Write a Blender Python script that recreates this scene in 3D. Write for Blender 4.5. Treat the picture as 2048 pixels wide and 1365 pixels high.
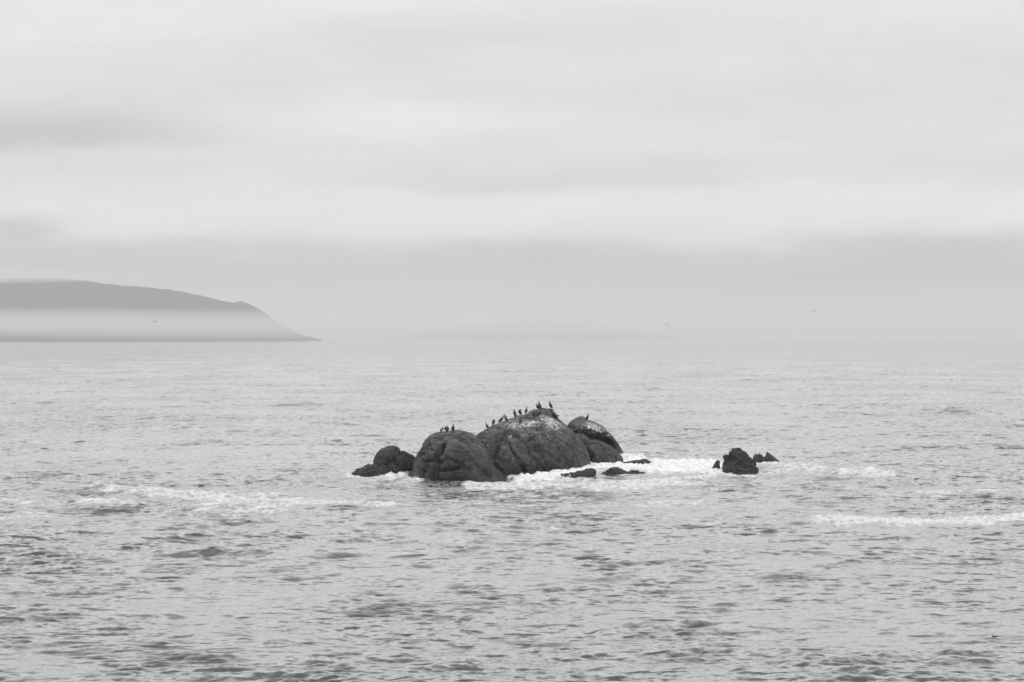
import bpy, bmesh, math
import numpy as np
from mathutils import Vector, Matrix
from mathutils.bvhtree import BVHTree

R = math.radians
scene = bpy.context.scene
for o in list(bpy.data.objects):
    bpy.data.objects.remove(o)

# ------------------------------------------------------------------ camera
# Survey numbers: the picture is measured on a 2048 px wide frame, 100 mm lens.
FPX, HOR, CAMH = 5688.9, 675.0, 13.5
KD = 2.0                                # distances below were first paced out for a 50 mm lens
cam = bpy.data.cameras.new('camera')
cam.lens = 100.0
cam.sensor_width = 36.0
cam.clip_start = 0.5
cam.clip_end = 60000.0
camo = bpy.data.objects.new('camera', cam)
scene.collection.objects.link(camo)
camo.location = (0, 0, CAMH)
camo.rotation_euler = (R(90) - math.atan((682.5 - HOR) / FPX), 0, 0)
scene.camera = camo

# ------------------------------------------------------------------ sky
SUN_EL, SUN_AZ = 68.0, 165.0           # the hidden sun: high, behind the viewer
world = bpy.data.worlds.new('World')
scene.world = world
world.use_nodes = True
wt = world.node_tree
wt.nodes.clear()


def wn(t, **kw):
    n = wt.nodes.new(t)
    for k, v in kw.items():
        setattr(n, k, v)
    return n


def wmath(op, a, b=None, c=None, clamp=False):
    n = wn('ShaderNodeMath', operation=op, use_clamp=clamp)
    for i, v in enumerate((a, b, c)):
        if v is None:
            continue
        if isinstance(v, (int, float)):
            n.inputs[i].default_value = v
        else:
            wt.links.new(v, n.inputs[i])
    return n.outputs[0]


sky = wn('ShaderNodeTexSky', sky_type='NISHITA')
sky.sun_disc = False
sky.sun_elevation = R(SUN_EL)
sky.sun_rotation = R(SUN_AZ)
bw = wn('ShaderNodeRGBToBW')
wt.links.new(sky.outputs[0], bw.inputs[0])
tc = wn('ShaderNodeTexCoord')
sep = wn('ShaderNodeSeparateXYZ')
wt.links.new(tc.outputs['Generated'], sep.inputs[0])
el = wmath('MULTIPLY', wmath('ARCSINE', sep.outputs[2]), 180 / math.pi)       # degrees above the horizon
az = wmath('MULTIPLY', wmath('ARCTAN2', sep.outputs[0], sep.outputs[1]), 180 / math.pi)


def wnoise(sx, sy, seed, detail=4.0, rough=0.5):
    """layered stratus noise over (azimuth, elevation) in degrees"""
    v = wn('ShaderNodeCombineXYZ')
    wt.links.new(wmath('MULTIPLY', az, sx), v.inputs[0])
    wt.links.new(wmath('MULTIPLY', el, sy), v.inputs[1])
    v.inputs[2].default_value = seed
    n = wn('ShaderNodeTexNoise')
    n.inputs['Scale'].default_value = 1.0
    n.inputs['Detail'].default_value = detail
    n.inputs['Roughness'].default_value = rough
    wt.links.new(v.outputs[0], n.inputs['Vector'])
    return wmath('SUBTRACT', n.outputs[0], 0.5)


def wblob(a0, e0, sa, se, amp, under=1.0):
    """one soft bank of thicker (amp<0) or thinner (amp>0) cloud at azimuth a0, elevation e0"""
    da = wmath('DIVIDE', wmath('SUBTRACT', az, a0), sa)
    de = wmath('SUBTRACT', warp, e0)
    up = wmath('GREATER_THAN', de, 0.0)
    de = wmath('DIVIDE', de, wmath('ADD', se * under, wmath('MULTIPLY', up, se * (1 - under))))
    g = wmath('EXPONENT', wmath('MULTIPLY', wmath('ADD', wmath('MULTIPLY', da, da), wmath('MULTIPLY', de, de)), -1.0))
    return wmath('MULTIPLY', g, amp)


warp = wmath('ADD', el, wmath('ADD', wmath('MULTIPLY', wnoise(0.18, 0.5, 3.1), 1.1),
                              wmath('MULTIPLY', wnoise(0.7, 2.2, 7.7), 0.4)))
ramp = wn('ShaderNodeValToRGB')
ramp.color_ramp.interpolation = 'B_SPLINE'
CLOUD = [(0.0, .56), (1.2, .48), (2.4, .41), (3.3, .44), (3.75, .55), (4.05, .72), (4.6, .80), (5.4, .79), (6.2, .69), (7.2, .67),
         (8.4, .69), (10.0, .65), (13.0, .69), (15.5, .86), (18.0, 1.08), (24.0, 1.18), (32.0, 1.22)]  # last stops, above the frame, raised so the sea reflects more light
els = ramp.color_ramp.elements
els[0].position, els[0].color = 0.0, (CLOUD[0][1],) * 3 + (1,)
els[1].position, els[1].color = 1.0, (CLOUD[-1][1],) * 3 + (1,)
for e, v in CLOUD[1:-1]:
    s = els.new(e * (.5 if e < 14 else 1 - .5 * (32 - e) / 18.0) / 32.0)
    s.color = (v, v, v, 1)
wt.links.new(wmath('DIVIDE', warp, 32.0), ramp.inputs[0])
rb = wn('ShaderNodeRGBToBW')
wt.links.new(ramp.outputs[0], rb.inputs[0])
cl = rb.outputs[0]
for b in ((-18.6, 7.9, 6.0, 1.0, -.20, .4), (-4.5, 8.5, 5.0, .9, .10, .8), (2.5, 6.2, 8.0, .8, -.09, .35), (-19.6, 4.35, 1.9, .55, -.30, 1.0),
          (-2.5, 12.4, 8.0, 1.0, -.04, 1.0), (-16.0, 12.2, 6.0, 1.2, .05, 1.0), (13.6, 2.0, 10.0, .8, -.09, 1.0), (-18.0, 6.6, 4.0, .5, -.05, .5)):
    cl = wmath('ADD', cl, wblob(b[0] / 2, b[1] / 2, b[2] / 2, b[3] / 2, b[4], b[5]))
cl = wmath('ADD', cl, wmath('MULTIPLY', wnoise(0.3, 1.4, 11.3, 8, .62), .20))
STR = 0.1
cl = wmath('MULTIPLY', cl, 1.0 / STR)
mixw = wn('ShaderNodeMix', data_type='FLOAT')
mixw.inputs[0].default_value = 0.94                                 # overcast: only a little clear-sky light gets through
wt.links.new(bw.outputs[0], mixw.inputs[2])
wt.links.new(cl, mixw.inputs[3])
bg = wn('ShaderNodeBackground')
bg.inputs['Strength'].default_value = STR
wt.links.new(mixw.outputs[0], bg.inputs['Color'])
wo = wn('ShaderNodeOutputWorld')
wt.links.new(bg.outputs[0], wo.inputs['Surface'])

# ------------------------------------------------------------------ sun behind the overcast
sl = bpy.data.lights.new('sun', 'SUN')
sl.energy = 0.8
sl.angle = R(40)
sl.color = (1, 1, 1)
so = bpy.data.objects.new('sun', sl)
scene.collection.objects.link(so)
sd = Vector((math.sin(R(SUN_AZ)) * math.cos(R(SUN_EL)), math.cos(R(SUN_AZ)) * math.cos(R(SUN_EL)), math.sin(R(SUN_EL))))
so.rotation_euler = sd.to_track_quat('Z', 'Y').to_euler()
so.location = (0, 100, 300)

vs = scene.view_settings
vs.view_transform = 'Standard'
vs.look = 'None'
vs.exposure = 0.24
vs.gamma = 1.0
vs.use_curve_mapping = False
cy = scene.cycles
cy.volume_bounces = 12
cy.max_bounces = 16
cy.use_denoising = True
cy.volume_step_rate = 1.0

# ------------------------------------------------------------------ helpers
rng = np.random.default_rng(11)
NL = 32
LAT = rng.random((NL, NL, NL)).astype(np.float32)


def vnoise(p):
    """trilinear value noise, p (n,3) -> [-1,1]"""
    f = np.floor(p)
    t = (p - f).astype(np.float32)
    t = t * t * (3 - 2 * t)
    i = f.astype(np.int64) % NL
    j = (i + 1) % NL
    x0, y0, z0 = i[:, 0], i[:, 1], i[:, 2]
    x1, y1, z1 = j[:, 0], j[:, 1], j[:, 2]
    tx, ty, tz = t[:, 0], t[:, 1], t[:, 2]
    a = LAT[x0, y0, z0] * (1 - tx) + LAT[x1, y0, z0] * tx
    b = LAT[x0, y1, z0] * (1 - tx) + LAT[x1, y1, z0] * tx
    c = LAT[x0, y0, z1] * (1 - tx) + LAT[x1, y0, z1] * tx
    d = LAT[x0, y1, z1] * (1 - tx) + LAT[x1, y1, z1] * tx
    return ((a * (1 - ty) + b * ty) * (1 - tz) + (c * (1 - ty) + d * ty) * tz) * 2 - 1


def fbm(p, octv=4, ridged=False):
    s, a, tot = 0.0, 1.0, 0.0
    q = p.copy()
    for k in range(octv):
        n = vnoise(q)
        if ridged:
            n = 1 - 2 * np.abs(n)
        s = s + a * n
        tot += a
        a *= 0.5
        q = q * 2.03 + 17.3
    return s / tot


def sstep(a, b, x):
    t = np.clip((x - a) / (b - a), 0, 1)
    return t * t * (3 - 2 * t)


def at(px, py, D):
    """point seen at (px,py) of the 2048 frame, D metres ahead"""
    return np.array([(px - 1024.0) / FPX * D, D, CAMH - (py - HOR) / FPX * D])


def on_sea(px, py, h=0.0):
    return at(px, py, FPX * (CAMH - h) / (py - HOR))


def to_px(v):
    return 1024 + v[:, 0] / v[:, 1] * FPX, HOR + (CAMH - v[:, 2]) / v[:, 1] * FPX


def seg_dist(P, poly):
    """distance of points (n,2) to an open polyline"""
    poly = np.asarray(poly, float)
    best = np.full(len(P), 1e9)
    for a, b in zip(poly[:-1], poly[1:]):
        ab = b - a
        t = np.clip(((P - a) @ ab) / max(ab @ ab, 1e-9), 0, 1)
        best = np.minimum(best, np.hypot(*(P - a - t[:, None] * ab).T))
    return best


def inside(P, poly):
    poly = np.asarray(poly, float)
    r = np.zeros(len(P), bool)
    for a, b in zip(poly, np.roll(poly, -1, 0)):
        if a[1] == b[1]:
            continue
        c = (a[1] > P[:, 1]) != (b[1] > P[:, 1])
        x = (b[0] - a[0]) * (P[:, 1] - a[1]) / (b[1] - a[1]) + a[0]
        r ^= c & (P[:, 0] < x)
    return r


def sdist(P, poly):
    poly = np.asarray(poly, float)
    d = seg_dist(P, np.vstack([poly, poly[:1]]))
    return np.where(inside(P, poly), d, -d)


def link(name, me, mat=None, parent=None, smooth=True):
    o = bpy.data.objects.new(name, me)
    scene.collection.objects.link(o)
    if mat is not None and not me.materials:
        me.materials.append(mat)
    if parent is not None:
        o.parent = parent
    if smooth and len(me.polygons):
        me.polygons.foreach_set('use_smooth', np.ones(len(me.polygons), bool))
    return o


def np_mesh(name, verts, quads):
    me = bpy.data.meshes.new(name)
    verts = np.ascontiguousarray(verts, np.float32)
    quads = np.ascontiguousarray(quads, np.int32)
    k = quads.shape[1]
    me.vertices.add(len(verts))
    me.vertices.foreach_set('co', verts.ravel())
    me.loops.add(quads.size)
    me.loops.foreach_set('vertex_index', quads.ravel())
    me.polygons.add(len(quads))
    me.polygons.foreach_set('loop_start', np.arange(0, quads.size, k, dtype=np.int32))
    me.update(calc_edges=True)
    return me


def set_attr(me, name, vals):
    a = me.attributes.new(name, 'FLOAT', 'POINT')
    a.data.foreach_set('value', np.ascontiguousarray(vals, np.float32))


def tag(o, label=None, cat=None, group=None, kind=None):
    for k, v in (('label', label), ('category', cat), ('group', group), ('kind', kind)):
        if v:
            o[k] = v
    return o


def empty(name, loc, rz=0.0):
    o = bpy.data.objects.new(name, None)
    scene.collection.objects.link(o)
    o.empty_display_size = 0.2
    o.location = loc
    o.rotation_euler = (0, 0, rz)
    return o


# ------------------------------------------------------------------ materials
class Mat:
    def __init__(s, name):
        s.m = bpy.data.materials.new(name)
        s.m.use_nodes = True
        s.t = s.m.node_tree
        s.t.nodes.clear()
        s.out = s.n('ShaderNodeOutputMaterial')

    def n(s, ty, **kw):
        x = s.t.nodes.new(ty)
        for k, v in kw.items():
            setattr(x, k, v)
        return x

    def put(s, sock, v):
        if isinstance(v, (int, float)):
            sock.default_value = v
        elif isinstance(v, tuple):
            sock.default_value = v
        else:
            s.t.links.new(v, sock)

    def math(s, op, a, b=None, c=None, clamp=False):
        x = s.n('ShaderNodeMath', operation=op, use_clamp=clamp)
        for i, v in enumerate((a, b, c)):
            if v is not None:
                s.put(x.inputs[i], v)
        return x.outputs[0]

    def vmath(s, op, a, b=None):
        x = s.n('ShaderNodeVectorMath', operation=op)
        s.put(x.inputs[0], a)
        if b is not None:
            s.put(x.inputs[1], b)
        return x.outputs[0]

    def pos(s):
        return s.n('ShaderNodeNewGeometry').outputs['Position']

    def noise(s, vec, scale, detail=4.0, rough=0.55, col=False):
        x = s.n('ShaderNodeTexNoise')
        s.put(x.inputs['Vector'], vec)
        x.inputs['Scale'].default_value = scale
        x.inputs['Detail'].default_value = detail
        x.inputs['Roughness'].default_value = rough
        return x.outputs[1 if col else 0]

    def attr(s, name):
        return s.n('ShaderNodeAttribute', attribute_name=name).outputs['Fac']

    def smooth(s, v, a, b):
        x = s.n('ShaderNodeMapRange', interpolation_type='SMOOTHSTEP')
        s.put(x.inputs[0], v)
        s.put(x.inputs[1], a)
        s.put(x.inputs[2], b)
        return x.outputs[0]

    def mix(s, f, a, b):
        x = s.n('ShaderNodeMix', data_type='FLOAT')
        s.put(x.inputs[0], f)
        s.put(x.inputs[2], a)
        s.put(x.inputs[3], b)
        return x.outputs[0]

    def scale(s, vec, xyz, rot=None):
        x = s.n('ShaderNodeMapping')
        s.put(x.inputs[0], vec)
        x.inputs['Scale'].default_value = xyz
        if rot:
            x.inputs['Rotation'].default_value = rot
        return x.outputs[0]

    def grey(s, v):
        x = s.n('ShaderNodeCombineColor')
        for i in range(3):
            s.put(x.inputs[i], v)
        return x.outputs[0]

    def surf(s, col, rough, ior=1.5, spec=0.5, normal=None):
        b = s.n('ShaderNodeBsdfPrincipled')
        s.put(b.inputs['Base Color'], s.grey(col))
        s.put(b.inputs['Roughness'], rough)
        s.put(b.inputs['IOR'], ior)
        s.put(b.inputs['Specular IOR Level'], spec)
        if normal is not None:
            s.put(b.inputs['Normal'], normal)
        s.t.links.new(b.outputs[0], s.out.inputs['Surface'])
        return b

    def bump(s, h, dist, strength=1.0, normal=None):
        x = s.n('ShaderNodeBump')
        s.put(x.inputs['Height'], h)
        x.inputs['Distance'].default_value = dist
        x.inputs['Strength'].default_value = strength
        if normal is not None:
            s.put(x.inputs['Normal'], normal)
        return x.outputs[0]


def sea_material():
    m = Mat('sea_water')
    P = m.pos()
    N = m.n('ShaderNodeNewGeometry').outputs['Normal']
    # wind ripples too small for the mesh: short wavelets whose steep sides face the shore
    gust = m.mix(m.smooth(m.noise(m.scale(P, (.035, .014, 1)), 1.0, 3), .35, .68), .45, 1.15)
    tilt = None
    for sx, sy, lo, hi, k in ((.72, 1.35, .52, .66, .46), (.28, .42, .53, .69, .36), (1.9, 3.0, .49, .66, .30), (.07, .055, .53, .72, .26)):
        w = m.math('MULTIPLY', m.smooth(m.noise(m.scale(P, (sx, sy, 0), (0, 0, R(6 * sx - 5))), 1.0, 2.5, .6), lo, hi), k)
        tilt = w if tilt is None else m.math('ADD', tilt, w)
    tilt = m.math('MULTIPLY', m.math('SUBTRACT', tilt, .12), gust)
    c1 = m.vmath('SUBTRACT', m.noise(m.scale(P, (2.1, 1.9, 0)), 1.0, 3, .6, True), (.5, .5, .5))
    sc = m.n('ShaderNodeVectorMath', operation='SCALE')
    m.put(sc.inputs[0], c1)
    sc.inputs['Scale'].default_value = .04
    cmb = m.n('ShaderNodeCombineXYZ')
    m.put(cmb.inputs[1], m.math('MULTIPLY', tilt, -1.0))
    d = m.vmath('ADD', m.vmath('MULTIPLY', sc.outputs[0], (1.0, 1.0, 0.0)), cmb.outputs[0])
    nn = m.vmath('NORMALIZE', m.vmath('ADD', N, d))
    # foam: where the surf leaves it, broken into lace by noise
    fa = m.attr('foam')
    n1 = m.noise(m.scale(P, (.55, .40, 1)), 1.0, 6, .65)
    n2 = m.noise(m.scale(P, (2.2, 1.2, 1)), 1.0, 5, .7)
    n3 = m.noise(m.scale(P, (.22, .9, 1)), 1.0, 6, .7)
    lace = m.math('ADD', m.math('MULTIPLY', m.math('SUBTRACT', n1, .5), 1.6), m.math('MULTIPLY', m.math('SUBTRACT', n2, .5), 1.1))
    lace = m.math('ADD', lace, m.math('MULTIPLY', m.math('SUBTRACT', n3, .5), 2.0))
    lace = m.math('MULTIPLY', lace, m.mix(m.smooth(fa, .75, 1.15), 1.0, .4))
    f = m.smooth(m.math('ADD', fa, m.math('MULTIPLY', lace, m.math('MINIMUM', m.math('MULTIPLY', fa, 2.0), 1.0))), .22, 1.0)
    f = m.math('MULTIPLY', f, .93)
    col = m.mix(f, WATER, m.math('ADD', m.mix(m.smooth(n2, .38, .58), .46, .68), m.math('MULTIPLY', m.smooth(fa, .85, 1.15), .18)))
    rough = m.mix(f, .07, .85)
    fb = m.bump(n2, .12, .5, nn)
    b = m.surf(col, rough, m.mix(f, 1.42, 1.33), .5, fb)
    m.put(b.inputs['Coat Weight'], m.math('MULTIPLY', m.math('SUBTRACT', 1.0, f), .78))       # reflective layer added to brighten the water at low angles, beyond real seawater
    b.inputs['Coat IOR'].default_value = 1.42
    b.inputs['Coat Roughness'].default_value = .06
    m.put(b.inputs['Coat Normal'], fb)
    return m.m


WATER = 0.016


def rock_material(name, base=.12, guano=True):
    m = Mat(name)
    P = m.pos()
    g = m.n('ShaderNodeNewGeometry')
    sepn = m.n('ShaderNodeSeparateXYZ')
    m.put(sepn.inputs[0], g.outputs['Normal'])
    sepp = m.n('ShaderNodeSeparateXYZ')
    m.put(sepp.inputs[0], P)
    big = m.noise(P, .45, 5, .6)
    med = m.noise(P, 2.2, 6, .65)
    fine = m.noise(P, 9.0, 5, .7)
    # slanting grain of the granite, following the joints
    st = m.noise(m.scale(P, (.8, .8, 5.0), (0, R(33), R(10))), 1.0, 5, .65)
    v = m.math('ADD', m.math('MULTIPLY', m.math('SUBTRACT', big, .5), 2.4), m.math('MULTIPLY', m.math('SUBTRACT', med, .5), 3.0))
    v = m.math('ADD', v, m.math('MULTIPLY', m.math('SUBTRACT', fine, .5), 2.6))
    v = m.math('ADD', v, m.math('MULTIPLY', m.math('SUBTRACT', st, .5), 3.2))
    # weed and wet, ragged tide band on the lower rock
    tide = m.smooth(m.math('SUBTRACT', sepp.outputs[2], m.math('MULTIPLY', m.math('SUBTRACT', med, .5), 1.6)), .2, 2.0)
    col = m.math('MULTIPLY', m.math('MAXIMUM', m.math('ADD', 1.0, v), .25), m.mix(tide, base * .40, base))
    # dry, bleached granite above the reach of the spray
    dry = m.smooth(m.math('ADD', sepp.outputs[2], m.math('ADD', m.math('MULTIPLY', m.math('SUBTRACT', big, .5), 5.0), m.math('MULTIPLY', m.math('SUBTRACT', st, .5), 4.0))), 2.2, 6.0)
    col = m.math('MULTIPLY', col, m.math('ADD', 1.0, m.math('MULTIPLY', dry, 1.0)))
    # pale barnacle / lichen flecks
    fleck = m.smooth(m.noise(P, 14.0, 3, .7), .63, .74)
    col = m.math('ADD', col, m.math('MULTIPLY', fleck, .06))
    rough = m.mix(tide, .35, .85)
    if guano:
        ga = m.attr('guano')
        gs = m.noise(m.scale(P, (3.0, 3.0, .9)), 1.0, 5, .7)
        gf = m.noise(P, 3.2, 5, .72)
        q = m.math('ADD', ga, m.math('ADD', m.math('MULTIPLY', m.math('SUBTRACT', gs, .5), 2.6), m.math('MULTIPLY', m.math('SUBTRACT', gf, .5), 3.0)))
        q = m.math('MULTIPLY', m.smooth(q, .70, .88), m.smooth(ga, .03, .25))
        col = m.mix(m.math('MULTIPLY', q, .92), col, .58)
        rough = m.mix(q, rough, .95)
    h = m.math('ADD', m.math('MULTIPLY', st, .6), m.math('ADD', m.math('MULTIPLY', med, .8), m.math('MULTIPLY', fine, .35)))
    m.surf(col, rough, 1.5, .35, m.bump(h, .24, 1.0))
    return m.m


def plain(name, col, rough=.7, amp=.3, scale=8.0, spec=.4):
    m = Mat(name)
    n = m.noise(m.pos(), scale, 4, .6)
    m.surf(m.math('MULTIPLY', col, m.math('ADD', 1 - amp / 2, m.math('MULTIPLY', n, amp))), rough, 1.5, spec)
    return m.m


M_SEA = sea_material()
M_ROCK = rock_material('granite', .045)
M_ROCK2 = rock_material('weedy_rock', .026, False)
M_HILL = plain('wooded_hill', .05, .95, .9, .02, .1)
M_BIRD = plain('black_plumage', .009, .5, .6, 30, .4)
M_BIRD2 = plain('brown_plumage', .07, .6, .8, 30, .3)
M_BILL = plain('horn', .10, .4, .3, 40)
M_LEG = plain('dark_skin', .02, .5, .3, 40)
M_GULL = plain('grey_plumage', .03, .7, .3, 10)

# ------------------------------------------------------------------ the sea
FOAM = [  # polyline in frame px on the water, half thickness px, strength, lift m
    ([(1060, 955), (1110, 950), (1160, 945), (1205, 935)], 12.1, 1.10, .08),
    ([(1185, 922), (1230, 916), (1262, 920)], 7.7, 1.04, .35),
    ([(1195, 935), (1260, 936), (1340, 938), (1440, 942)], 16.5, 1.35, .09),
    ([(1270, 922), (1340, 921), (1420, 926)], 6.6, 0.71, .12),
    ([(945, 969), (985, 970), (1060, 967), (1180, 967), (1300, 966), (1420, 958)], 6.1, 0.90, .12),
    ([(1000, 976), (1150, 977), (1320, 974), (1450, 964)], 9.9, 0.54, .05),
    ([(1515, 936), (1560, 936), (1625, 941)], 7.7, 0.90, .15),
    ([(1440, 956), (1500, 956), (1560, 950)], 6.6, 0.68, .05),
    ([(1580, 949), (1660, 951)], 6.6, 0.49, .0),
    ([(1690, 952), (1735, 953), (1780, 956)], 6.6, 0.95, .22),
    ([(785, 957), (800, 950), (818, 942)], 7.7, 1.04, .15),
    ([(700, 954), (760, 958), (830, 963)], 5.0, 0.78, .04),
    ([(235, 979), (300, 984), (380, 990), (440, 997), (520, 1002), (640, 1008), (760, 1018)], 11.6, 0.90, .05),
    ([(420, 1022), (500, 1022), (580, 1018), (660, 1012)], 11.6, 0.83, .03),
    ([(170, 1014), (220, 1012), (275, 1016)], 5.0, 0.85, .12),
    ([(-40, 1008), (20, 1010), (60, 1016)], 6.6, 0.76, .1),
    ([(-40, 1034), (30, 1032), (90, 1026)], 8.2, 0.68, .08),
    ([(0, 1052), (60, 1046), (130, 1036)], 8.2, 0.44, 0),
    ([(120, 968), (200, 962), (270, 958)], 6.6, 0.49, 0),
    ([(500, 990), (620, 985), (780, 984)], 11.6, 0.54, 0),
    ([(560, 962), (680, 958), (800, 966)], 8.2, 0.44, 0),
    ([(700, 1012), (850, 1016), (960, 1008)], 8.2, 0.49, 0),
    ([(955, 1012), (1040, 1018), (1130, 1020), (1260, 1014), (1390, 1010)], 8.2, 0.71, .02),
    ([(1090, 1050), (1200, 1048), (1330, 1046)], 6.6, 0.46, 0),
    ([(1500, 975), (1600, 980), (1700, 975)], 6.6, 0.34, 0),
    ([(1780, 996), (1880, 997), (1960, 994), (2090, 994)], 8.2, 0.83, .03),
    ([(1640, 1040), (1740, 1041), (1850, 1040), (1940, 1036), (2060, 1026)], 10.8, 0.93, .05),
    ([(1380, 1044), (1500, 1047), (1640, 1041)], 6.6, 0.49, 0),
    ([(300, 1000), (420, 1012), (520, 1030)], 14.9, 0.34, 0),
    ([(560, 1200), (720, 1195), (900, 1190)], 19.8, 0.29, 0),
    ([(1000, 1160), (1100, 1150), (1200, 1165)], 23.1, 0.22, 0),

    ([(812, 961), (860, 966), (930, 968)], 5, .34, .22),
    ([(60, 985), (180, 990), (300, 1005)], 9.9, 0.37, 0),
    ([(620, 1000), (760, 1030), (980, 1032)], 9.9, 0.34, 0),
    ([(1150, 1030), (1350, 1030), (1560, 1024)], 8.8, 0.37, 0),
    ([(1620, 1010), (1760, 1012), (1900, 1016)], 7.7, 0.39, 0),
    ([(1560, 960), (1760, 964), (1900, 968)], 6.6, 0.34, 0),
]
# broad patches where the backwash keeps the water rough (frame px on the water, half sizes, gain)
ROUGH = [(1750, 965, 330, 22, .9), (250, 985, 330, 30, .9), (480, 1050, 330, 30, .6), (1300, 985, 300, 14, .5),
         (1850, 1090, 400, 70, .25), (100, 1060, 250, 60, .35), (1150, 1350, 500, 40, .4), (1850, 1330, 300, 50, .5),
         (1250, 1120, 200, 30, .3), (300, 1330, 400, 50, .4)]


def make_band(L, N, lmin, lmax, rms, spread, seed):
    g = np.random.default_rng(seed)
    k1 = np.fft.fftfreq(N, L / N) * 2 * np.pi
    kx, ky = np.meshgrid(k1, k1, indexing='ij')
    k = np.hypot(kx, ky)
    k[0, 0] = 1e-6
    lam = 2 * np.pi / k
    S = np.where((lam > lmin) & (lam < lmax), k ** -1.9, 0)
    cosd = np.abs(ky) / k                            # travel along the line of sight, both ways
    S = S * (cosd ** spread + .03)
    z = S * (g.normal(size=(N, N)) + 1j * g.normal(size=(N, N)))
    h = np.real(np.fft.ifft2(z))
    sc = rms / h.std()
    dx = np.real(np.fft.ifft2(-1j * kx / k * z)) * sc
    dy = np.real(np.fft.ifft2(-1j * ky / k * z)) * sc
    return L, N, (h * sc).astype(np.float32), dx.astype(np.float32), dy.astype(np.float32)


def sample(band, x, y, rot, off):
    L, N, h, dx, dy = band
    c, s = math.cos(rot), math.sin(rot)
    u = ((x * c - y * s) / L + off) * N
    v = ((x * s + y * c) / L + off * 1.7) * N
    fu, fv = np.floor(u), np.floor(v)
    tu, tv = (u - fu).astype(np.float32), (v - fv).astype(np.float32)
    i0, j0 = fu.astype(np.int64) % N, fv.astype(np.int64) % N
    i1, j1 = (i0 + 1) % N, (j0 + 1) % N
    w = ((1 - tu) * (1 - tv), tu * (1 - tv), (1 - tu) * tv, tu * tv)
    res = [a[i0, j0] * w[0] + a[i1, j0] * w[1] + a[i0, j1] * w[2] + a[i1, j1] * w[3] for a in (h, dx, dy)]
    return res[0], res[1] * c + res[2] * s, -res[1] * s + res[2] * c


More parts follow.
